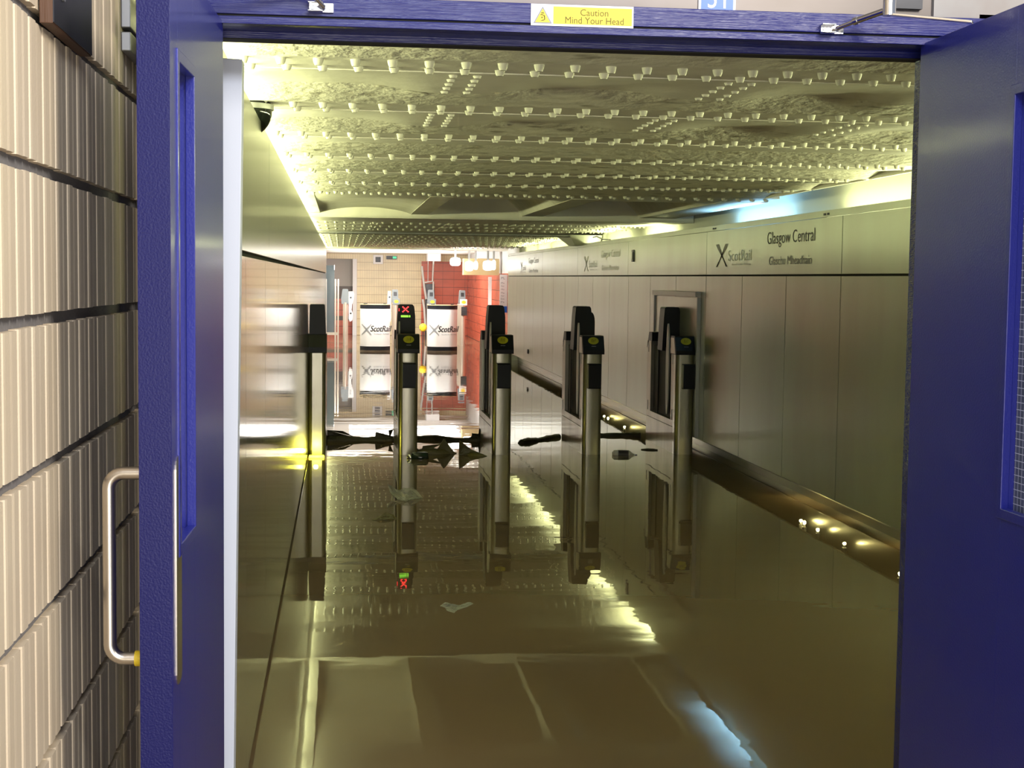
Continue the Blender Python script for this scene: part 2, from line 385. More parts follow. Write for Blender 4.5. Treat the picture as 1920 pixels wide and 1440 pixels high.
# ------------------------------------------------------------------ right cladding, fascia, haunch
XR = 3.15
wr = MB('steel', 'gap', 'steel_mirror', 'haunch')
yj = [4.44+1.165*k for k in range(0, 21)]; yj = [q for q in yj if q < 27.9]+[27.98]
for a, b in zip(yj[:-1], yj[1:]):
    if a > 12.4 and b < 15.1: # hatch bay
        pass
    wr.box(XR, XR+0.02, a+0.0055, b-0.0055, 0.155, 1.592)
yfr = [3.0, 5.57, 9.09, 12.59, 16.12, 19.66, 23.17, 27.98]
for a, b in zip(yfr[:-1], yfr[1:]):
    wr.box(XR-0.002, XR+0.02, a+0.005, b-0.005, 1.606, 1.975)
wr.box(XR+0.003, XR+0.03, 3.0, 27.98, 1.978, 2.022)           # top flange strip
wr.box(XR+0.0225, XR+0.027, 3.0, 27.98, 0.17, 1.97, 1)
wr.box(XR+0.21, XR+0.24, 3.0, 27.98, -0.139, 0.5, 2)
wr.box(XR+0.195, XR+0.21, 3.0, 27.98, 0.055, 0.062, 2)
wr.box(3.40, 3.46, 3.0, 39.7, -0.139, 2.62, 3)                # wall behind the cove
wr.box(XR+0.02, 3.40, 3.0, 3.03, -0.139, 2.1, 3)
wr.box(XR, 3.40, 27.98, 28.0, -0.139, 2.0, 0)
struct(wr.build('wall_right', bevel=0.0012))
# bolts on the flange
for q in (5.3, 7.9, 9.25, 9.9, 11.0, 12.4, 12.95, 14.2, 15.9, 17.8, 19.8, 21.9, 24.0, 26.2):
    pass

def place_text(mb, body, yL, z, width, height, X, mi=0, shear=0):
    """on the right wall, read from far (large y) to near"""
    v, f = text_geo(body, width, height, shear=shear)
    mb.add([(X, yL-a, z+b) for a, b in v], [list(reversed(t)) for t in f], mi)
def logo_bolt(mb, yc, z, w, h, X, mi=0):
    for sgn in (1, -1):
        for k in range(4):
            o = (k-1.5)*w*0.09
            mb.add([(X, yc+sgn*w/2+o*0.4, z-h/2), (X, yc+sgn*w/2-w*0.07+o*0.4, z-h/2), (X, yc-sgn*w/2-w*0.07-o, z+h/2), (X, yc-sgn*w/2-o, z+h/2)], [(0, 1, 2, 3)], mi)

def fascia_sign(yA, yB, yC, yD, zl, label, inks):
    t = thing('station_name_lettering', label, 'wall lettering', (XR-0.003, (yA+yD)/2, 1.6), 'fascia lettering')
    org = (XR-0.003, (yA+yD)/2, 1.6)
    X = XR-0.004
    a = MB(inks[0]); place_text(a, 'Glasgow Central', yC, 1.80+zl, yC-yD, 0.118, X); a.build('station_name', t, org=org)
    a = MB(inks[1]); place_text(a, 'Glaschu Mheadhain', yC-0.06, 1.675+zl, yC-yD-0.12, 0.062, X); a.build('gaelic_name', t, org=org)
    a = MB(inks[2]); place_text(a, 'ScotRail', yB+ (yA-yB)*0.66, 1.715+zl, (yA-yB)*0.6, 0.088, X)
    place_text(a, "Scotland's Railway", yB+(yA-yB)*0.55, 1.675+zl, (yA-yB)*0.48, 0.022, X); a.build('company_name', t, org=org)
    a = MB(inks[3]); logo_bolt(a, yA-(yA-yB)*0.15, 1.765+zl, (yA-yB)*0.28, 0.19, X); a.build('logo', t, org=org)
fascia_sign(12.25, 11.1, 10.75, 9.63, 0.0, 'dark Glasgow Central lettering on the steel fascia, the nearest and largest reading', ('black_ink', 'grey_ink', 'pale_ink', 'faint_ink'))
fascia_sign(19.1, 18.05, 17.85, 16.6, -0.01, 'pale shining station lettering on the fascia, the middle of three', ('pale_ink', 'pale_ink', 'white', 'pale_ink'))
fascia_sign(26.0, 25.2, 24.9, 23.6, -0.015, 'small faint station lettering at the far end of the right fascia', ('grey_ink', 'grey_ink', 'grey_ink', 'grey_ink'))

# small fittings on the right wall
def boltset(name, y, z, label, w=0.05, h=0.1):
    o = MB('darkmetal', 'galv').box(-0.012, 0, -w/2, w/2, 0, h).box(-0.02, -0.012, -w/4, w/4, h*0.2, h*0.8, 1).build(name, bevel=0.002)
    o.location = (XR-0.003, y, z); tag(o, label, 'wall fitting'); return o
boltset('fascia_catch', 15.83, 1.75, 'small dark upright catch on the steel fascia between station names', 0.10, 0.13)
boltset('panel_latch', 24.8, 0.29, 'small grey latch low on a far steel panel', 0.12, 0.075)
for y, lab in ((12.35, 'pair of dark screws under the fascia rim beside the logo'), (9.42, 'pair of dark screws under the fascia rim right of the station name')):
    t = thing('rim_screws', lab, 'screws', (XR+0.0035, y, 1.99))
    for d in (-0.035, 0.035): MB('black').box(-0.006, 0, d-0.017, d+0.017, 0, 0.014).build('screw', t)

# recessed access hatch behind the rightmost gates
t = thing('access_hatch', 'tall framed access hatch set in the steel wall behind the rightmost gate', 'hatch', (XR, 13.675, 0.16))
o3 = (XR, 13.675, 0.16)
MB('steel').box(XR-0.02, XR-0.0005, 12.80, 14.56, 0.17, 1.40).build('hatch_panel', t, org=o3)
MB('galv').box(XR-0.05, XR-0.0005, 12.76, 14.60, 1.41, 1.455).build('top_frame', t, org=o3, bevel=0.003)
for a in (12.755, 14.565):
    MB('galv').box(XR-0.035, XR-0.0005, a, a+0.035, 0.165, 1.405).build('side_frame', t, org=o3, bevel=0.002)

# hanging box and cable high on the right
o = MB('haunch')
o.add([(x, y, z) for x, y, z in ((3.05, 19.3, 2.0), (3.38, 19.3, 2.0), (3.38, 19.8, 2.0), (3.05, 19.8, 2.0), (2.95, 19.1, 2.13), (3.38, 19.1, 2.13), (3.38, 20.2, 2.13), (2.95, 20.2, 2.13))],
      [(0, 3, 2, 1), (4, 5, 6, 7), (0, 1, 5, 4), (1, 2, 6, 5), (2, 3, 7, 6), (3, 0, 4, 7)])
tag(o.build('ceiling_bracket', org=(3.2, 19.5, 2.13)), 'cream tapered bracket box under the ceiling above the right fascia', 'bracket')
o = MB('black').tube([(3.25, 19.05, 2.10), (3.22, 18.6, 2.10), (3.19, 18.0, 2.05), (3.175, 17.4, 2.028)], 0.008, 8)
tag(o.build('cable', org=(3.2, 18.2, 2.05)), 'short black cable drooping from the bracket onto the right fascia', 'cable')
o = MB('galv').tube([(-0.55, 19.2, 2.12), (3.36, 19.2, 2.12)], 0.02, 10)
tag(o.build('conduit_pipe', org=(1.4, 19.2, 2.12)), 'thin metal conduit crossing under the far riveted ceiling', 'pipe')

# lamp fittings in the coves
def tube_light(x, y, z, L, mt, label, grp):
    t = thing('fluorescent_light', label, 'light', (x, y, z), grp)
    b = MB('white').box(-0.03, 0.03, -L/2, L/2, -0.05, -0.02).build('batten', t)
    b = MB(mt).tube([(0, -L/2+0.02, -0.008), (0, L/2-0.02, -0.008)], 0.010, 10).build('tube', t)
for k in range(3):
    tube_light(3.29, (8.35, 10.7, 15.6)[k], 1.97, 1.5, ('tubeY', 'tubeB', 'tubeY')[k], ('lime green', 'pale blue', 'lime green')[k]+' fluorescent tube hidden behind the right fascia, '+('nearest', 'beside the near station name', 'beyond the girder')[k], 'cove tubes')

# lamps behind the lower edge of the right panels
LY = [8.34, 9.32, 9.87, 10.17, 10.25, 16.95, 18.03, 18.3]
names = ['nearest the right door', 'second from the right door', 'third from the right door', 'fourth, left of a close pair', 'fifth, far one of a close pair', 'between the two rightmost gates, nearer', 'between the two rightmost gates, farther', 'left of the fourth gate']
for i, y in enumerate(LY):
    t = thing('skirting_lamp', 'tiny bright lamp under the right wall panels, '+names[i], 'lamp', (3.3, y, 0.18), 'skirting lamps')
    MB('galv').tube([(0, 0, 0.012), (0, 0, 0.05)], 0.016, 10).build('housing', t)
    MB('white').sphere((0, 0, 0.006), (0.008, 0.011, 0.011), 10, 8).build('bulb', t)
    point('skirting_glow', (3.3, y, 0.166), 0.5, WARM, 0.011)

# ------------------------------------------------------------------ white post, dome camera
o = MB('white_post')
o.add([(-0.262, 3.08, -0.139), (-0.229, 3.08, -0.139), (-0.201, 3.08, 1.988), (-0.262, 3.08, 1.99), (-0.262, 3.14, -0.139), (-0.229, 3.14, -0.139), (-0.201, 3.14, 1.988), (-0.262, 3.14, 1.99)],
      [(0, 1, 2, 3), (7, 6, 5, 4), (1, 5, 6, 2), (4, 0, 3, 7), (3, 2, 6, 7), (0, 4, 5, 1)])
tag(o.build('edge_post', org=(-0.23, 3.1, 0), bevel=0.002), 'tall flat white post standing just behind the left blue door', 'post')
t = thing('dome_camera', 'black smoked dome camera peeping over the top of the left cladding', 'camera', (-0.325, 5.3, 2.125))
MB('galv').tube([(0, 0, 0.022), (0, 0, 0.004)], 0.088, 24).build('base_ring', t, bevel=0.003)
MB('dome').sphere((0, 0, 0.0), (0.082, 0.082, 0.088), 28, 16).build('dome', t)

# ------------------------------------------------------------------ door frame, wall above, doors
tr = MB('blue_wood', 'gap')
tr.box(-0.36, 1.26, 2.83, 2.97, 2.036, 2.073)
tr.box(-0.36, 1.26, 2.838, 2.97, 2.031, 2.037, 1)
tr.box(-0.36, 1.26, 2.83, 2.97, 2.018, 2.032)
tr.box(-0.36, 1.26, 2.92, 2.97, 2.0055, 2.019)
tr.box(-0.36, 1.26, 2.922, 2.965, 2.0035, 2.006, 1)
tr.box(-0.31, -0.262, 2.87, 2.95, -0.139, 2.006)
tr.box(1.165, 1.26, 2.87, 2.95, -0.139, 2.006)
struct(tr.build('trim_1', bevel=0.0015))
wf = MB('girder', 'concrete', 'darkmetal')
wf.box(-0.36, 1.165, 2.87, 2.97, 2.0735, 3.1)
wf.box(1.165, 4.2, 2.86, 2.97, 2.0735, 3.1, 1)
wf.box(1.26, 4.2, 2.86, 2.97, -0.139, 2.086, 1)
wf.box(-0.55, -0.30, 3.29, 3.33, -0.139, 2.14, 1)
struct(wf.build('wall_front'))

def leaf(name, hinge, rot, mirror, z0, z1):
    """door leaf: local x = along the leaf from the hinge towards its free edge, local y = thickness (0 = passage face)"""
    e = bpy.data.objects.new(name, None); COL.objects.link(e); e.location = hinge; e.rotation_euler = (0, 0, rot); e['kind'] = 'structure'
    s = -1 if mirror else 1
    L, T, Zt, Zb = 0.675, 0.047, 2.022, -0.10
    w0, w1 = 0.425, 0.60
    def B(mb, x0, x1, y0, y1, a, b, mi=0):
        yy = sorted((s*y0, s*y1)); return mb.box(x0, x1, yy[0], yy[1], a, b, mi)
    mb = MB('blue', 'blue_edge')
    B(mb, 0, w0, 0, T, Zb, Zt); B(mb, w1, L-0.001, 0, T, Zb, Zt); B(mb, w0, w1, 0, T, Zb, z0); B(mb, w0, w1, 0, T, z1, Zt)
    B(mb, L-0.001, L, 0, T, Zb, Zt, 1)
    mb.build('leaf_board', e, bevel=0.0012)
    bd = MB('blue')
    c = 0.014
    B(bd, w0-c, w0+0.004, -0.003, 0.012, z0-c, z1+c); B(bd, w1-0.004, w1+c, -0.003, 0.012, z0-c, z1+c)
    B(bd, w0, w1, -0.003, 0.012, z0-c, z0+0.004); B(bd, w0, w1, -0.003, 0.012, z1-0.004, z1+c)
    f = bd.build('window_beading', e, bevel=0.0015)
    g = MB('wired'); B(g, w0+0.0, w1-0.0, 0.022, 0.028, z0, z1); g.build('wired_glass', e)
    return e, s, B
def wired():
    m = mat('wired_glass', (0.10, 0.12, 0.17), 0.12); nt = m.node_tree; b = nt.nodes['Principled BSDF']
    tc = nt.nodes.new('ShaderNodeTexCoord'); sp = nt.nodes.new('ShaderNodeSeparateXYZ'); nt.links.new(tc.outputs['Object'], sp.inputs[0])
    outs = []
    for ax in ('X', 'Z'):
        q = nt.nodes.new('ShaderNodeMath'); q.operation = 'PINGPONG'; q.inputs[1].default_value = 0.0063; nt.links.new(sp.outputs[ax], q.inputs[0])
        l = nt.nodes.new('ShaderNodeMath'); l.operation = 'LESS_THAN'; l.inputs[1].default_value = 0.0006; nt.links.new(q.outputs[0], l.inputs[0]); outs.append(l)
    mm = nt.nodes.new('ShaderNodeMath'); mm.operation = 'MAXIMUM'; nt.links.new(outs[0].outputs[0], mm.inputs[0]); nt.links.new(outs[1].outputs[0], mm.inputs[1])
    mx = nt.nodes.new('ShaderNodeMix'); mx.data_type = 'RGBA'; mx.inputs[6].default_value = (0.10, 0.12, 0.17, 1); mx.inputs[7].default_value = (0.6, 0.65, 0.75, 1)
    nt.links.new(mm.outputs[0], mx.inputs[0]); nt.links.new(mx.outputs[2], b.inputs['Base Color'])
    return m
M['wired'] = wired()

# left leaf: hinge at (-0.222, 2.85); leaf runs towards the camera (-y), outer side towards -x
aL = math.atan2(-0.675, -0.022)
d1, s1, B1 = leaf('door_1', (-0.222, 2.85, 0), aL, True, 1.14, 1.868)
# right leaf: passage face x=1.137
d2, s2, B2 = leaf('door_2', (1.137, 2.85, 0), -PI/2, False, 1.16, 1.876)
# local frame of door_1: +x toward free edge, passage side is local +y*? (mirror=True -> thickness on -y side)
pl = MB('satin'); pts = []
w, h, r = 0.055, 0.345, 0.018
for cx, cz, a0 in ((w/2-r, h/2-r, 0), (-w/2+r, h/2-r, 90), (-w/2+r, -h/2+r, 180), (w/2-r, -h/2+r, 270)):
    for k in range(5):
        a = math.radians(a0+k*22.5); pts.append((0.613+cx+r*math.cos(a), 1.108+cz+r*math.sin(a)))
pl.prism(pts, 'y', 0.0, 0.0018)
pl.build('push_plate', d1)
hd = MB('satin', 'yellow_b')
def hp(x, y, z): return (x, y, z)
zt, zb, px, out = 1.255, 0.975, 0.62, -0.047
path = [(px, out, zt)]
R = 0.022
for k in range(0, 7):
    a = math.radians(90*k/6); path.append((px, out-0.053+R*0 - 0 + R - R*math.sin(a) - 0.0, zt-R+R*math.cos(a)))
for k in range(0, 7):
    a = math.radians(90*k/6); path.append((px, out-0.053+R-R*math.cos(a), zb+R-R*math.sin(a)))
path.append((px, out, zb))
hd.tube(path, 0.0098, 16)
hd.tube([(px, out-0.016, zb), (px, out-0.0005, zb)], 0.0118, 16, 1)
hd.build('pull_handle', d1)

# door closer arms
def closer(name, label, base, elbow, knuckle, end):
    t = thing(name, label, 'door closer', base)
    org = base
    b = Vector(base)
    MB('chrome').box(b.x-0.022, b.x+0.024, b.y-0.004, b.y+0.0025, b.z-0.009, b.z+0.009).box(b.x-0.024, b.x+0.004, b.y-0.02, b.y-0.004, b.z+0.006, b.z+0.009).box(b.x-0.024, b.x+0.004, b.y-0.02, b.y-0.004, b.z-0.009, b.z-0.006).build('frame_bracket', t, org=org, bevel=0.001)
    for dx in (-0.014, 0.018):
        MB('galv').tube([(b.x+dx, b.y-0.004, b.z), (b.x+dx, b.y-0.007, b.z)], 0.004, 10).build('screw', t, org=org)
    k = Vector(knuckle); d = (k-b)
    rod = MB('chrome').tube([b+Vector((0.006, -0.014, 0)), b+d*0.45], 0.0042, 12).tube([b+d*0.40, b+d*0.47], 0.0075, 12).tube([b+d*0.45, k], 0.0062, 12)
    rod.build('rod', t, org=org)
    MB('chrome').tube([k-Vector((0, 0, 0.012)), k+Vector((0, 0, 0.018))], 0.0125, 18).build('knuckle', t, org=org, bevel=0.002)
    e = Vector(end); q = (e-k); n = Vector((-q.y, q.x, 0)).normalized()*0.009
    z0, z1 = Vector((0, 0, -0.012)), Vector((0, 0, -0.007))
    MB('chrome').add([k+n+z0, k-n+z0, e-n+z0, e+n+z0, k+n+z1, k-n+z1, e-n+z1, e+n+z1], [(0, 3, 2, 1), (4, 5, 6, 7), (0, 1, 5, 4), (1, 2, 6, 5), (2, 3, 7, 6), (3, 0, 4, 7)]).build('flat_arm', t, org=org, bevel=0.001)
    return t
closer('door_closer_arm', 'chrome closer arm reaching from the lintel to the right blue door', (0.945, 2.8268, 2.041), None, (1.021, 2.72, 2.064), (1.15, 2.64, 2.040))
closer('door_closer_arm', 'chrome closer bracket at the left end of the blue lintel', (-0.04, 2.8268, 2.0505), None, (-0.085, 2.74, 2.10), (-0.21, 2.62, 2.10))

# caution sign
t = thing('caution_sign', 'yellow Caution Mind Your Head sign stuck on the blue lintel', 'sign', (0.455, 2.829, 2.0315))
W_, H_ = 0.198, 0.0395
MB('white').box(-W_/2, W_/2, -0.0012, 0.0008, 0.0, H_+0.001).build('sign_plate', t)
MB('yellow_b').box(-W_/2+0.043, W_/2-0.003, -0.0018, -0.0013, 0.004, H_-0.003).build('yellow_field', t)
tx = MB('olive_ink')
v, f = text_geo('Caution', 0.054, 0.0125); tx.add([(-0.004+a, -0.0022, 0.0205+b) for a, b in v], f)
v, f = text_geo('Mind Your Head', 0.113, 0.0125); tx.add([(-0.033+a, -0.0022, 0.0055+b) for a, b in v], f)
tx.build('wording', t)
tri = MB('grey_ink', 'yellow_b', 'olive_ink')
cx = -W_/2+0.0225
tri.add([(cx-0.018, -0.0016, 0.004), (cx+0.018, -0.0016, 0.004), (cx, -0.0016, 0.036)], [(0, 1, 2)])
tri.add([(cx-0.0145, -0.0019, 0.006), (cx+0.0145, -0.0019, 0.006), (cx, -0.0019, 0.032)], [(0, 1, 2)], 1)
for a in (((-0.003, 0.0225), (0.003, 0.0225), (0.002, 0.0245), (-0.003, 0.0245)), ((-0.006, 0.0195), (-0.002, 0.0215), (0.004, 0.0165), (0.003, 0.019)), ((0.002, 0.019), (0.004, 0.019), (0.005, 0.011), (0.003, 0.011)), ((-0.005, 0.008), (0.003, 0.0095), (0.004, 0.0115), (-0.001, 0.0105)), ((-0.003, 0.014), (0.0, 0.0135), (0.0, 0.0165), (-0.002, 0.0165))):
    tri.add([(cx+p[0], -0.0022, p[1]) for p in a], [(0, 1, 2, 3)], 2)
tri.build('warning_triangle', t)
# number sign
t = thing('number_sign', 'blue number 31 plate on the girder above the blue lintel', 'sign', (0.727, 2.869, 2.0755))
MB('white').box(-0.037, 0.037, -0.003, 0.0, 0.0, 0.06).build('sign_plate', t)
MB('blue_sign').box(-0.032, 0.032, -0.0038, -0.0031, 0.003, 0.057).build('blue_field', t)
n = MB('white'); v, f = text_geo('31', 0.036, 0.042); n.add([(-0.019+a, -0.0044, 0.006+b) for a, b in v], f); n.build('digits', t)
# bracket on girder right
o = MB('darkmetal').box(0.0, 0.055, -0.012, 0, 0, 0.03).box(-0.006, 0.06, -0.006, 0, 0.02, 0.026)
o = o.build('black_bracket'); o.location = (1.085, 2.868, 2.092); tag(o, 'small black bracket on the girder above the right door closer', 'bracket')

# ------------------------------------------------------------------ near tile wall (left)
tw = MB('tile', 'mortar')
PZ = 0.2155
yrib = 0.0465
zs = 1.483 - 8*PZ
r = 0
while zs + r*PZ < 3.0:
    a, b = zs+r*PZ+0.0095, zs+(r+1)*PZ-0.0095
    y = 0.55
    i = 0
    while y < 3.28:
        j = random.uniform(-0.0012, 0.0012); e = random.uniform(-0.0008, 0.0008)
        q = -0.4297 if i % 2 else -0.4285
        poly = [(-0.47, y), (-0.4345, y), (-0.4335, y+0.002), (q-0.001, y+0.0045), (q+j*0.4, y+0.012), (q, y+0.040), (q-0.003, y+0.0432), (-0.4345, y+0.044), (-0.4345, y+yrib), (-0.47, y+yrib)]
        tw.prism(poly, 'z', max(a+e, -0.139), max(b+j, -0.13))
        y += yrib; i += 1
    r += 1
tw.box(-0.50, -0.442, 0.5, 3.3, -0.139, 3.05, 1)
struct(tw.build('wall_tiled'))
# timber board and box
t = thing('timber_board', 'brown timber block with dark metal face fixed high on the near tile wall', 'board', (-0.42, 2.35, 1.905))
o3 = (-0.42, 2.35, 1.905)
MB('wood').box(-0.4275, -0.409, 2.193, 2.52, 1.905, 2.3).build('timber', t, org=o3, bevel=0.001)
MB('darkmetal').box(-0.409, -0.4075, 2.195, 2.52, 1.907, 2.3).build('metal_face', t, org=o3)
MB('galv').tube([(-0.4075, 2.262, 1.955), (-0.404, 2.262, 1.955)], 0.008, 12).build('bolt', t, org=o3)
o = MB('galv').box(-0.4285, -0.41, 2.99, 3.2, 2.030, 2.3).box(-0.4285, -0.41, 2.99, 3.2, 1.985, 2.022)
tag(o.build('conduit_box', org=(-0.42, 3.09, 1.995), bevel=0.002), 'grey metal conduit box on the tile wall beside the left blue door top', 'conduit box')

# ------------------------------------------------------------------ ticket gates
LEDX = [(-2, 2), (-1, 1), (0, 0), (1, -1), (2, -2), (2, 2), (1, 1), (-1, -1), (-2, -2)]
GW = 0.083
def gate(lit=False, right_box=0.0):
    """local origin: base centre of the front column, y runs back"""
    t = thing('ticket_gate', '', 'ticket gate', (0, 0, 0), 'near ticket gates')
    # front column (rounded front)
    poly = [(-GW, 0.12), (-GW, 0.045)] + [(-GW+0.035-0.035*math.cos(math.radians(a)), 0.045-0.045*math.sin(math.radians(a))) for a in (22, 45, 68, 90)] + \
           [(GW-0.035+0.035*math.sin(math.radians(a)), 0.045-0.045*math.cos(math.radians(a))) for a in (0, 22, 45, 68, 90)] + [(GW, 0.12)]
    MB('gate_steel').prism(poly, 'z', -0.139, 0.895, smooth=True).build('front_column', t)
    # cabinet: lower box, front and rear stile, right skin
    c = MB('gate_steel', 'black_in')
    c.box(-GW, GW, 0.12, 1.28, -0.139, 0.235)
    c.box(-GW, GW, 0.12, 1.28, 0.240, 0.295)
    c.box(-GW, GW, 0.12, 0.215, 0.295, 0.93)
    c.box(-GW, GW, 1.10, 1.28, 0.295, 0.97)
    c.box(GW-0.012, GW, 0.215, 1.10, 0.295, 0.93)
    c.box(-GW+0.004, GW-0.013, 0.12, 1.27, 0.234, 0.241, 1)
    cab = c.build('cabinet', t, bevel=0.0015)
    i = MB('black_in')
    i.box(-GW+0.03, GW-0.013, 0.22, 1.095, 0.30, 0.93)
    i.box(-GW+0.006, -GW+0.016, 0.80, 0.83, 0.30, 0.95)
    i.build('inner_lining', t)
    # hinge details
    for y0, z0 in ((0.155, 0.30), (1.20, 0.30), (0.155, 0.80), (1.20, 0.86)):
        MB('galv').box(-GW-0.003, -GW, y0, y0+0.03, z0, z0+0.09).build('side_catch', cab)
    # rear head
    MB('black', 'gate_steel').prism([(1.07, 0.97), (1.07, 1.055), (1.20, 1.055), (1.30, 0.90), (1.28, 0.90), (1.19, 0.97)], 'x', -GW, GW).build('rear_head', t, bevel=0.004)
    # front head
    prof = [(-0.022, 0.893), (-0.024, 0.93), (0.035, 1.050), (0.05, 1.056), (0.19, 1.056), (0.19, 0.893)]
    fh = MB('black').prism(prof, 'x', -GW-0.012, GW+0.012); fh = fh.build('front_head', t, bevel=0.006)
    # side plates of the head
    MB('gate_steel').prism([(0.0, 0.90), (0.06, 1.04), (0.185, 1.04), (0.185, 0.90)], 'x', -GW-0.0145, -GW-0.0122).build('head_side_plate', fh)
    # oval card target lying on the sloping face
    def slope(u, zz):  # point on the sloping face
        k = (zz-0.93)/(1.050-0.93); return (u, -0.024+k*0.059-0.0045, zz)
    ov = MB('yellow', 'yellow_ink'); n = 28
    vs = [slope(0.047*math.cos(2*PI*k/n), 1.012+0.031*math.sin(2*PI*k/n)) for k in range(n)]
    ov.add(vs, [tuple(range(n))])
    for k in range(3):
        ov.add([slope(-0.02+0.014*k, 0.999), slope(-0.012+0.014*k, 0.998), slope(-0.006+0.014*k, 1.026-0.006*(k % 2)), slope(-0.013+0.014*k, 1.028-0.006*(k % 2))], [(0, 1, 2, 3)], 1)
    for q in ov.v: pass
    ob = ov.build('card_target', fh); ob.location.y = -0.001
    # display line below
    dl = MB('grey_ink'); dl.add([slope(-0.02, 0.962), slope(0.02, 0.962), slope(0.02, 0.967), slope(-0.02, 0.967)], [(0, 1, 2, 3)]); dl.build('small_print', fh)
    # ticket reader box
    b = right_box
    MB('black', 'paddle').prism([(-0.075, 0.60), (-0.082, 0.80), (-0.07, 0.812), (0.01, 0.812), (0.01, 0.592), (-0.07, 0.592)], 'x', -0.052+b, 0.060+b).box(-0.055+b, -0.052+b, -0.07, 0.0, 0.60, 0.805, 1).build('ticket_reader', t, bevel=0.004)
    # tall post
    ph = MB('black')
    pw = 0.074
    ph.prism([(-pw-0.012, 0.90), (-pw, 1.20), (-pw+0.008, 1.295), (-pw+0.02, 1.305), (pw-0.012, 1.305), (pw, 1.29), (pw+0.012, 1.20), (pw+0.014, 0.90)], 'y', 0.60, 0.80)
    ph = ph.build('display_post', t, bevel=0.006)
    # paddle blade folded away, seen edge on
    n = 26
    pd = MB('paddle'); pd.prism([(0.44+0.06*math.cos(2*PI*k/n), 0.74+0.42*math.sin(2*PI*k/n)) for k in range(n)], 'x', -GW+0.012, -GW+0.024, smooth=False)
    pd.build('paddle', t, bevel=0.003)
    pe = MB('paddle').box(-GW+0.018, -GW+0.028, 0.86, 0.875, 0.33, 0.92).build('guide_rail', t)
    if lit:
        x = MB('red_led')
        for u, w in LEDX:
            x.box(-0.004+u*0.0115-0.0052, -0.004+u*0.0115+0.0052, 0.592, 0.594, 1.262+w*0.0105-0.0045, 1.262+w*0.0105+0.0045)
        sl = MB('red_led')
        for w in (-1, 0, 1):
            sl.box(-0.064, -0.060, 0.592, 0.594, 1.258+w*0.009-0.003, 1.258+w*0.009+0.003)
        x.build('red_cross_light', ph); sl.build('red_side_light', ph)
        MB('green_led').box(-0.045, 0.022, 0.592, 0.594, 1.190, 1.208).box(0.028, 0.040, 0.592, 0.594, 1.190, 1.208).build('green_display', ph)
    return t
def copy_tree(o, parent=None):
    c = o.copy(); COL.objects.link(c)
    if parent: c.parent = parent
    for ch in list(o.children): copy_tree(ch, c)
    return c
YG = 12.88
g2 = gate(lit=True); g2.location = (0.585, YG, 0); g2['label'] = 'near ticket gate showing a red cross above a green display'
g3 = gate(); g3.location = (1.41, YG, 0); g3['label'] = 'dark ticket gate before the red tiled hall, next right of the red cross gate'
g4 = copy_tree(g3); g4.location = (2.217, YG, 0); g4['label'] = 'ticket gate with a second black paddle behind its post, left of the rightmost'
MB('black').prism([(0.088+0.034*math.cos(a), 1.16+0.09*math.sin(a)) for a in [PI*k/8 for k in range(9)]]+[(0.054, 0.9), (0.122, 0.9)], 'y', 0.66, 0.74, smooth=False).build('raised_paddle', g4, bevel=0.004)
g5 = copy_tree(g3); g5.location = (3.052, YG, 0); g5['label'] = 'rightmost ticket gate, standing against the steel wall before the hatch'
for ch in g5.children:
    if ch.name.startswith('ticket_reader'): ch.location.x += 0.018
# leftmost half gate against the cladding
t = thing('ticket_gate', 'leftmost ticket gate, tall black box on steel column touching the left cladding', 'ticket gate', (-0.205, YG, 0), 'near ticket gates')
poly = [(-0.073, 0.30), (-0.073, 0.03)] + [(-0.073+0.03-0.03*math.cos(math.radians(a)), 0.04-0.04*math.sin(math.radians(a))) for a in (30, 60, 90)] + [(0.073-0.03+0.03*math.sin(math.radians(a)), 0.04-0.04*math.cos(math.radians(a))) for a in (0, 30, 60, 90)] + [(0.073, 0.30)]
MB('gate_steel').prism(poly, 'z', -0.139, 0.893).build('front_column', t)
MB('gate_steel').box(-0.073, 0.073, 0.30, 1.28, -0.139, 0.95).build('cabinet', t, bevel=0.002)
MB('black').prism([(-0.02, 0.89), (-0.024, 0.94), (0.03, 1.05), (0.25, 1.05), (0.25, 0.89)], 'x', -0.0745, 0.082).build('front_head', t, bevel=0.005)
MB('black').prism([(-0.07, 1.052), (-0.066, 1.30), (-0.058, 1.31), (0.056, 1.31), (0.064, 1.30), (0.074, 1.052)], 'y', 0.03, 0.20).build('display_post', t, bevel=0.004)

# yellow lamp at the foot of the leftmost gate
t = thing('floor_lamp_strip', 'glowing lime yellow lamp at the waterline by the leftmost gate', 'lamp', (-0.215, 12.72, 0.0))
MB('lampYY').box(-0.055, 0.075, -0.06, 0.05, 0.003, 0.016).build('lens', t, bevel=0.006)
MB('galv').box(-0.06, 0.08, -0.065, 0.055, -0.03, 0.004).build('housing', t)
point('floor_lamp_glow', (-0.21, 12.63, 0.07), 1.6, (1.0, 0.95, 0.1), 0.02)

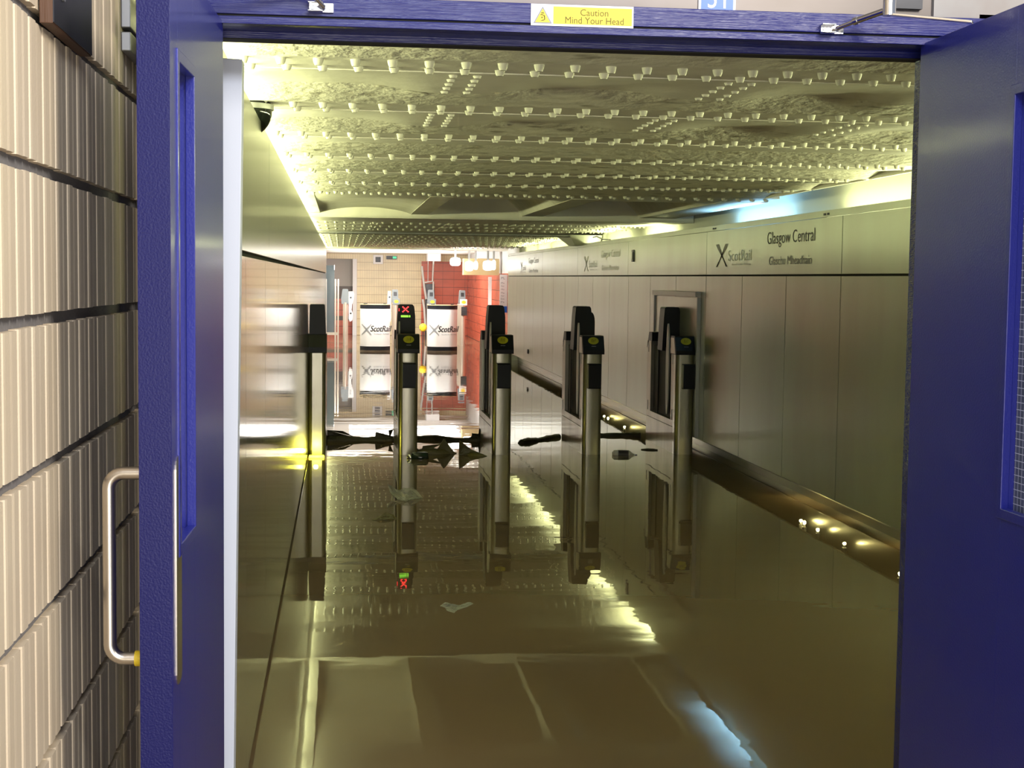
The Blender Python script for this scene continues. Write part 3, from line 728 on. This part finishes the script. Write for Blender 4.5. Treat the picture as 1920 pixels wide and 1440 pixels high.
# ------------------------------------------------------------------ far hall
wb = MB('far_tile', 'pale_wall', 'red_tile_b', 'brown_band', 'white')
wb.box(0.40, 2.13, 39.7, 39.9, -0.139, 2.4)
wb.box(-0.6, 0.40, 39.7, 39.9, 2.03, 2.4)
wb.box(0.30, 0.41, 39.66, 39.7, -0.139, 2.03, 4)
wb.box(-0.6, 0.32, 40.1, 40.2, 1.30, 2.1, 1)
wb.box(-0.6, 0.32, 40.1, 40.2, 0.96, 1.30, 3)
wb.box(-0.6, 0.32, 40.1, 40.2, 0.50, 0.96, 2)
wb.box(-0.6, 0.32, 40.1, 40.2, 0.38, 0.50, 3)
wb.box(-0.6, 0.32, 40.1, 40.2, -0.139, 0.38, 2)
wb.box(2.13, 3.40, 39.7, 39.9, -0.139, 1.99, 2)
wb.box(2.13, 3.40, 39.68, 39.9, 1.99, 2.4, 0)
struct(wb.build('wall_back'))
struct(MB('red_tile_s', 'white').box(3.362, 3.399, 28.01, 39.69, -0.139, 1.66).box(3.362, 3.399, 28.01, 39.69, 1.66, 2.2, 1).build('wall_red'))
struct(MB('white_ceil', 'darkmetal').box(-0.58, 3.4, 31.0, 40.2, 2.18, 2.3).build('ceiling_far'))
# tan soffit
o = MB('soffit').box(2.55, 3.298, 31.0, 31.35, 1.62, 1.965); tag(o.build('soffit_beam', org=(2.92, 31.17, 1.62)), 'tan hanging soffit box below the bright ceiling in front of the red tiles', 'soffit')
o = MB('white').box(2.85, 3.298, 31.02, 31.33, 1.97, 2.178); tag(o.build('white_soffit', org=(3.07, 31.17, 1.97)), 'white boxed panel on top of the tan soffit', 'panel')
o = MB('white', 'darkmetal').box(2.22, 2.56, 38.4, 39.2, 1.985, 2.178); tag(o.build('ceiling_box', org=(2.4, 38.8, 1.98)), 'pale box under the ceiling of the far stair recess', 'box')
# bulkhead lamps
for i, (x, y, z, w, h) in enumerate(((2.31, 30.2, 1.885, 0.105, 0.085), (2.61, 30.4, 1.80, 0.085, 0.10), (2.765, 30.6, 1.815, 0.04, 0.085), (2.99, 30.3, 1.815, 0.10, 0.10), (3.13, 30.5, 1.83, 0.035, 0.10))):
    t = thing('bulkhead_lamp', 'glowing white ceiling lamp by the tan soffit, '+('leftmost and hanging alone', 'large one of the left pair', 'slim one of the left pair', 'large one of the right pair', 'slim one nearest the steel wall')[i], 'lamp', (x, y, z), 'hall lamps')
    n = 20
    MB('lamp').prism([(w*math.copysign(abs(math.cos(2*PI*k/n))**0.6, math.cos(2*PI*k/n)), h*math.copysign(abs(math.sin(2*PI*k/n))**0.6, math.sin(2*PI*k/n))) for k in range(n)], 'y', -0.06, 0.06).build('diffuser', t, bevel=0.01)
    MB('galv').box(-0.02, 0.02, -0.02, 0.02, h, 2.145-z).build('hanger', t)
    MB('galv').box(-w*0.8, w*0.8, 0.055, 0.075, -h*0.8, h*0.8).build('back_plate', t)
# PL sign
t = thing('platform_sign', 'white list sign with grey-blue lettering, half hidden by the steel wall end', 'sign', (3.27, 30.0, 0.86))
MB('white', 'blue_sign').box(-0.065, 0.09, -0.01, 0.01, 0.13, 0.775).box(-0.065, 0.09, -0.01, 0.01, 0.0, 0.13, 1).build('sign_board', t)
tx = MB('grey_ink')
for s_, z_, h_ in (('PL', 0.68, 0.05), ('Pla', 0.585, 0.035), ('for', 0.525, 0.035), ('Mo', 0.455, 0.035), ('Pla', 0.385, 0.035), ('for', 0.325, 0.035), ('Ext', 0.265, 0.035), ('Pa', 0.20, 0.035)):
    v, f = text_geo(s_, 0.052 if h_ > .04 else 0.045, h_); tx.add([(-0.035+a*1.5, -0.0115, z_+b) for a, b in v], f)
tx.build('wording', t)
o = MB('white').box(3.165, 3.235, 31.9, 31.95, 0.6, 1.585); tag(o.build('wall_strip', org=(3.2, 31.93, 0.6)), 'narrow pale upright strip on the red tiles left of the list sign', 'trim strip')
# sensor and exit sign on the cream wall
t = thing('wall_speaker', 'white square box with dark opening high on the cream tiled wall', 'speaker', (0.97, 39.6, 2.02))
MB('white').box(-0.13, 0.13, 0, 0.1, -0.12, -0.07).box(-0.13, 0.13, 0, 0.1, 0.07, 0.12).box(-0.13, -0.07, 0, 0.1, -0.07, 0.07).box(0.07, 0.13, 0, 0.1, -0.07, 0.07).build('housing', t)
MB('darkmetal').box(-0.07, 0.07, 0.05, 0.09, -0.07, 0.07).build('grille', t)
t = thing('exit_sign', 'small green lit sign beside the white box on the cream wall', 'sign', (1.33, 39.648, 2.06))
MB('darkmetal').box(-0.14, 0.14, 0.0, 0.05, -0.03, 0.06).build('housing', t)
MB('green_sign').box(0.03, 0.13, -0.004, 0.0, -0.01, 0.05).build('lit_face', t)
# stair rails
t = thing('stair_handrail', 'grey metal stair handrail rising in the red recess behind the barriers', 'handrail', (2.2, 38.2, 0))
r_ = MB('paddle').tube([(2.06, 38.2, 1.85), (2.12, 38.2, 1.35), (2.18, 38.2, 1.0)], 0.03, 8).tube([(2.10, 38.2, 1.42), (2.34, 38.2, 1.46), (2.36, 38.2, 1.98)], 0.022, 8)
r_.tube([(2.08, 38.0, 1.0), (2.12, 38.0, 0.75), (2.16, 38.0, 0.2)], 0.03, 8).tube([(2.36, 38.2, 1.46), (2.36, 38.2, 1.2)], 0.022, 8).tube([(2.22, 38.2, 1.99), (2.22, 38.2, 1.44)], 0.01, 6)
r_.build('rail', t, org=(2.2, 38.2, 0))
MB('darkmetal').box(2.08, 2.42, 38.15, 38.25, -0.139, -0.05).build('base', t, org=(2.2, 38.2, 0))
MB('darkmetal').box(2.16, 2.40, 38.28, 38.6, -0.139, 1.40).build('newel_panel', t, org=(2.2, 38.2, 0), bevel=0.01)
# glass screen at left of hall
t = thing('glass_screen', 'tall smoked glass screen between steel posts at the far left', 'screen', (-0.2, 33.0, 0))
MB('glass_dk').box(-0.135, 0.05, -0.01, 0.01, 0.32, 1.80).build('glass', t)
for x in (-0.155, 0.055, 0.115):
    MB('beige_steel').box(x, x+0.035, -0.02, 0.02, -0.139, 1.50).build('post', t, bevel=0.004)
MB('beige_steel').box(-0.15, 0.15, -0.015, 0.015, 0.26, 0.32).build('bottom_rail', t)
MB('galv').box(-0.145, -0.13, -0.015, 0.015, 1.70, 1.81).box(0.04, 0.055, -0.015, 0.015, 1.70, 1.81).build('glass_clip', t)

# far gates
def far_gate(flip):
    t = thing('far_ticket_gate', '', 'ticket gate', (0, 0, 0), 'far ticket gates')
    s = -1 if flip else 1
    MB('beige_steel').box(-0.05, 0.06, 0, 0.9, -0.139, 0.95).tube([(0, -0.01, -0.139), (0, -0.01, 0.97)], 0.055, 16).build('column', t, bevel=0.006)
    MB('grey_post').prism([(-0.085, 0.94), (-0.10, 1.05), (-0.07, 1.26), (-0.055, 1.275), (0.045, 1.275), (0.06, 1.26), (0.075, 0.94)], 'y', -0.06, 0.12).build('head', t, bevel=0.006)
    b = MB('white', 'darkmetal')
    b.prism([(0.07, 1.22), (0.17, 1.22), (0.20, 1.17), (0.19, 1.05), (0.15, 0.92), (0.14, 0.80), (0.17, 0.70), (0.155, 0.56), (0.10, 0.53), (0.075, 0.60)], 'y', 0.10, 0.14)
    for z in (1.08, 0.72):
        b.tube([(0.12, 0.095, z), (0.12, 0.10, z)], 0.022, 12, 1)
    b.build('side_panel', t, bevel=0.004)
    return t
f1 = far_gate(False); f1.location = (0.095, 33.8, 0); f1['label'] = 'far ticket gate with a white side panel, beside the smoked glass screen'
def far_gate_b(x, y, label, boxy, mirror):
    t = thing('far_ticket_gate', label, 'ticket gate', (x, y, 0), 'far ticket gates')
    MB('beige_steel').box(-0.05, 0.06, 0, 0.9, -0.139, 0.95).tube([(0.01, -0.02, -0.139), (0.01, -0.02, 0.97)], 0.055, 16).build('column', t, bevel=0.006)
    MB('grey_post', 'darkmetal').prism([(-0.09, 0.98), (-0.07, 1.26), (-0.055, 1.275), (0.045, 1.275), (0.06, 1.26), (0.07, 0.98)], 'y', 0.0, 0.12).box(-0.04, 0.035, -0.006, 0.0, 1.13, 1.22, 1).build('display_post', t, bevel=0.005)
    h = MB('grey_post' if not boxy else 'white').box(-0.06, 0.10, -0.10, -0.02, 0.93, 1.07); h.build('head', t, bevel=0.006)
    n = 16; MB('yellow_b').prism([(0.02+0.05*math.cos(2*PI*k/n), 1.005+0.036*math.sin(2*PI*k/n)) for k in range(n)], 'y', -0.106, -0.101).build('card_target', t)
    if boxy: MB('darkmetal').box(-0.035, 0.095, -0.14, -0.075, 0.70, 0.90).build('ticket_reader', t, bevel=0.006)
    if mirror:
        b = MB('white', 'darkmetal').prism([(-0.17, 1.24), (-0.10, 1.24), (-0.09, 0.6), (-0.12, 0.5), (-0.17, 0.56), (-0.15, 0.8), (-0.18, 0.95)], 'y', 0.10, 0.14)
        for z in (1.1, 0.72): b.tube([(-0.13, 0.095, z), (-0.13, 0.10, z)], 0.022, 12, 1)
        b.build('side_panel', t, bevel=0.004)
far_gate_b(1.225, 33.8, 'far ticket gate with white side panel and yellow target, right of the left barrier', False, True)
far_gate_b(2.045, 33.8, 'far ticket gate with yellow target rising above the right barrier', False, False)
far_gate_b(2.76, 33.8, 'far ticket gate with a boxed reader in front of the red side wall', True, False)

# ScotRail display barriers
def barrier(x, y, label):
    t = thing('display_counter', label, 'display counter', (x, y, 0), 'branded counters')
    w = 0.315
    def yc(u):
        k = max(0, (abs(u)/w-0.35)/0.65); return -0.16+0.16*k**2.2
    N = 24
    front = [(-w+2*w*i/N, yc(-w+2*w*i/N)) for i in range(N+1)]
    poly = front+[(w, 0.25), (-w, 0.25)]
    MB('white').prism(poly, 'z', 0.085, 0.885).build('panel', t)
    big = [(a*1.01, b-0.004) for a, b in front]+[(w*1.01, 0.255), (-w*1.01, 0.255)]
    MB('black').prism(big, 'z', 0.885, 0.965).build('top_band', t)
    MB('soffit').prism([(a*1.03, b-0.01) for a, b in poly], 'z', 0.9655, 0.976).build('top_board', t)
    MB('black').prism(big, 'z', -0.02, 0.085).build('base_band', t)
    k = MB('black').box(-0.25, -0.17, -0.05, 0.0, 0.978, 0.995).box(0.17, 0.23, -0.05, 0.0, 0.978, 0.995); k.build('top_catch', t)
    def on(mb, body, x0, z, wd, h, shear=0):
        v, f = text_geo(body, wd, h, shear=shear)
        mb.add([(x0+a, yc(min(w, x0+a))-0.004, z+b) for a, b in v], f)
    a = MB('black_ink'); on(a, 'ScotRail', -0.105, 0.40, 0.45, 0.125, 0.25); on(a, 'ScotRail', -0.098, 0.402, 0.45, 0.125, 0.25); a.build('company_name', t)
    a = MB('grey_ink'); on(a, "Scotland's Railway", -0.03, 0.33, 0.33, 0.035); a.build('strapline', t)
    lg = MB('grey_ink', 'paddle')
    for sg in (1, -1):
        for wd, mi, dy in ((0.050, 1, 0.004), (0.026, 0, 0.0055)):
            def f(u, v):
                x = -0.285+0.20*u; z = 0.44+sg*(u-0.5)*0.22 + (v-0.5)*wd*(1.4-abs(u-0.5)*1.6)
                return (x, yc(x)-dy, z)
            lg.grid(f, 12, 1, mi)
    lg.build('logo', t)
barrier(0.72, 31.6, 'white ScotRail counter with black bands, left of the red cross gate')
barrier(2.155, 31.6, 'white ScotRail counter with black bands, right of the red cross gate')
o = MB('yellow_b', 'darkmetal').sphere((0, 0, 0.46), (0.085, 0.05, 0.09), 16, 10).box(-0.012, 0.012, 0, 0.02, -0.139, 0.45, 1)
o = o.build('yellow_beacon'); o.location = (1.79, 32.5, 0); tag(o, 'small rounded yellow box beside the right ScotRail counter', 'yellow box')

# ------------------------------------------------------------------ floating debris
def lump(name, pts, rs, mt, label, cat, flaps=(), grp=None, flat=0.75):
    org = Vector(pts[0]); mb = MB(mt)
    fine = []; fr = []
    for (p, q), (ra, rb) in zip(zip(pts[:-1], pts[1:]), zip(rs[:-1], rs[1:])):
        for k in range(5):
            t = k/5; fine.append(Vector(p).lerp(Vector(q), t)+Vector((0, random.uniform(-.004, .004), random.uniform(-.002, .002)))); fr.append((ra+(rb-ra)*t)*random.uniform(0.88, 1.12))
    fine.append(Vector(pts[-1])); fr.append(rs[-1])
    mb.tube(fine, fr, 10)
    for fl in flaps:     # crumpled sheets with thickness
        a, b, c = [Vector(q) for q in fl]
        n = (b-a).cross(c-a).normalized()*0.004
        mid = (a+b+c)/3+n*3
        vs = [a+n, b+n, c+n, mid, a-n, b-n, c-n, mid-n*2]
        mb.add(vs, [(0, 1, 3), (1, 2, 3), (2, 0, 3), (5, 4, 7), (6, 5, 7), (4, 6, 7), (0, 4, 5, 1), (1, 5, 6, 2), (2, 6, 4, 0)])
    o = mb.build(name, org=tuple(org)); tag(o, label, cat, grp); return o
G = 'floating wet fabric pieces'
Yb = 14.05
lump('floating_cloth', [(-0.13, Yb, 0.0), (0.05, Yb, 0.005), (0.3, Yb, 0.002), (0.40, Yb, 0.0), (0.50, Yb, 0.0), (0.56, Yb, 0)], [0.05, 0.04, 0.034, 0.04, 0.028, 0.03], 'cloth',
     'long dark olive wet cloth floating between the leftmost gate and the red cross gate', 'wet cloth',
     [((-0.13, Yb, 0.10), (0.02, Yb, 0.09), (0.13, Yb, 0.035)), ((-0.13, Yb, 0.0), (-0.13, Yb, 0.10), (0.13, Yb, 0.03)), ((0.32, Yb-.02, 0.0), (0.33, Yb-.02, 0.085), (0.52, Yb-.02, 0.035)), ((0.46, Yb-.03, 0.02), (0.45, Yb-.03, 0.10), (0.50, Yb-.03, 0.11)), ((0.50, Yb-.03, 0.11), (0.58, Yb-.03, 0.10), (0.54, Yb-.03, 0.0))], G)
lump('floating_cloth', [(0.72, Yb+.1, 0.0), (0.95, Yb+.05, 0.008), (1.10, Yb, 0.0), (1.25, Yb, 0.0), (1.36, Yb, 0)], [0.034, 0.034, 0.022, 0.034, 0.04], 'cloth',
     'dark wet cloth roll with a spiky knot, floating left of the third gate', 'wet cloth',
     [((1.30, Yb-.02, 0), (1.32, Yb-.02, 0.125), (1.36, Yb-.02, 0.03)), ((1.34, Yb-.03, 0), (1.40, Yb-.03, 0.12), (1.39, Yb-.03, 0.0)), ((1.24, Yb-.01, 0.01), (1.25, Yb-.01, 0.07), (1.42, Yb-.01, 0.05))], G)
lump('floating_cloth', [(0.60, 12.98, 0.0), (0.75, 12.98, 0.01), (0.90, 12.98, 0.0), (1.02, 12.98, 0.0)], [0.02, 0.04, 0.045, 0.006], 'leaf',
     'brown fish-shaped wrapper with an upright fin behind the dark bottle', 'wrapper',
     [((0.82, 12.96, 0.0), (0.905, 12.96, 0.135), (1.01, 12.96, 0.0)), ((0.70, 12.97, 0.0), (0.72, 12.97, 0.07), (0.90, 12.97, 0.09)), ((0.56, 12.98, 0.04), (0.60, 12.98, 0.09), (0.70, 12.98, 0.03))], G)
lump('floating_cloth', [(1.035, 12.9, 0.0), (1.12, 12.9, 0.004), (1.20, 12.82, 0.0), (1.27, 12.78, 0)], [0.03, 0.035, 0.028, 0.004], 'leaf',
     'brown pointed wrapper trailing to the right, in front of the third gate side', 'wrapper',
     [((1.03, 12.88, 0.0), (1.035, 12.88, 0.13), (1.14, 12.88, 0.05)), ((1.03, 12.87, 0.0), (1.14, 12.87, 0.05), (1.22, 12.84, 0.02))], G)
lump('floating_cloth', [(1.665, 13.80, 0.0), (1.70, 13.82, 0.004), (1.80, 13.92, 0.006), (1.90, 14.05, 0.002), (2.02, 14.2, 0.006), (2.13, 14.32, 0.006)], [0.004, 0.03, 0.036, 0.022, 0.03, 0.03], 'cloth',
     'twisted dark olive wet cloth floating left of the fourth gate', 'wet cloth', (), G)
lump('floating_cloth', [(2.35, 14.45, 0.0), (2.6, 14.45, 0.004), (2.8, 14.45, 0.004), (2.97, 14.4, 0.012)], [0.03, 0.022, 0.028, 0.036], 'cloth',
     'narrow dark wet cloth floating between the fourth gate and the rightmost gate', 'wet cloth', (), G)
lump('floating_twig', [(2.74, 13.26, 0.003), (2.80, 13.24, 0.006), (2.88, 13.2, 0.003)], [0.006, 0.012, 0.008], 'cloth', 'small dark scrap on the water at the side of the rightmost gate', 'debris')

# bottles
t = thing('floating_bottle', 'dark bottle with a silver cap lying in the water below the red cross gate', 'bottle', (0.66, 12.62, 0.0))
MB('teal').tube([(-0.060, 0, 0.012), (-0.045, 0, 0.012), (0.07, 0, 0.012), (0.085, 0, 0.012), (0.09, 0, 0.012)], [0.03, 0.044, 0.044, 0.038, 0.02], 18).build('body', t)
MB('chrome').tube([(-0.095, 0, 0.012), (-0.088, 0, 0.012), (-0.062, 0, 0.012)], [0.014, 0.026, 0.026], 16).build('cap', t)
t = thing('floating_bottle', 'small clear cola bottle with a dark label floating between the two rightmost gates', 'bottle', (2.50, 12.86, 0.0))
MB('clearpet').tube([(-0.10, 0, 0.006), (-0.085, 0, 0.008), (-0.05, 0, 0.008), (0.045, -0.01, 0.006), (0.07, -0.012, 0.0), (0.10, -0.015, -0.004)], [0.022, 0.036, 0.037, 0.036, 0.02, 0.011], 16).build('body', t)
MB('label_dk').tube([(-0.052, 0, 0.008), (0.04, -0.01, 0.006)], 0.0385, 16).build('bottle_label', t)
MB('cola').tube([(0.10, -0.015, -0.004), (0.118, -0.017, -0.006)], 0.012, 12).build('cap', t)

# clear film and leaf
def film(name, c, pts, label, mt='film', h=0.03):
    mb = MB(mt); n = len(pts)
    cx = sum(p[0] for p in pts)/n; cy = sum(p[1] for p in pts)/n
    rings = [[(p[0], p[1], p[2]) for p in pts]]
    for s_, hh in ((0.75, 0.5), (0.45, 0.9), (0.18, 0.7)):
        rings.append([(cx+(p[0]-cx)*s_+random.uniform(-.006, .006), cy+(p[1]-cy)*s_+random.uniform(-.02, .02), p[2]*s_+h*hh*random.uniform(0.2, 1.2)) for p in pts])
    vs = [q for r_ in rings for q in r_]+[(cx, cy, h*0.4)]
    fs = [(k*n+i, k*n+(i+1) % n, (k+1)*n+(i+1) % n, (k+1)*n+i) for k in range(3) for i in range(n)]+[(3*n+i, 3*n+(i+1) % n, 4*n) for i in range(n)]
    mb.add(vs, fs)
    o = mb.build(name, solid=0.0012); o.location = c; tag(o, label, 'litter', 'floating plastic film' if mt == 'film' else None); return o
film('plastic_film', (0.45, 10.35, 0.002), [(-0.12, 0.1, 0.085), (-0.10, 0.05, 0.03), (-0.05, -0.1, 0), (0.0, -0.18, 0), (0.03, -0.1, 0), (0.10, -0.03, 0), (0.125, 0, 0), (0.085, 0.06, 0.045), (0.06, 0.05, 0.065), (0.0, 0.06, 0.06), (-0.03, 0.05, 0.05), (-0.06, 0.05, 0.03)],
     'crumpled clear plastic sheet floating in front of the red cross gate', h=0.03)
film('plastic_film', (0.545, 6.86, 0.002), [(-0.075, 0.03, 0.0), (-0.05, 0.06, 0.01), (-0.02, 0.03, 0.008), (0.03, 0.01, 0.0), (0.07, 0.05, 0.012), (0.085, 0.05, 0.004), (0.05, 0.0, 0.0), (0.0, -0.06, 0), (-0.02, -0.12, 0), (-0.05, -0.07, 0), (-0.055, 0.0, 0.0)],
     'small clear plastic scrap floating nearest the camera in the middle of the water', h=0.012)
film('floating_wrapper', (0.29, 9.45, 0.001), [(-0.09, -0.05, 0), (-0.04, 0.0, 0.015), (0.0, 0.05, 0.03), (0.05, 0.03, 0.02), (0.07, 0.0, 0.0), (0.03, -0.05, 0), (-0.03, -0.06, 0)],
     'dark crumpled wrapper on the water just below the larger clear sheet', 'leaf', 0.02)
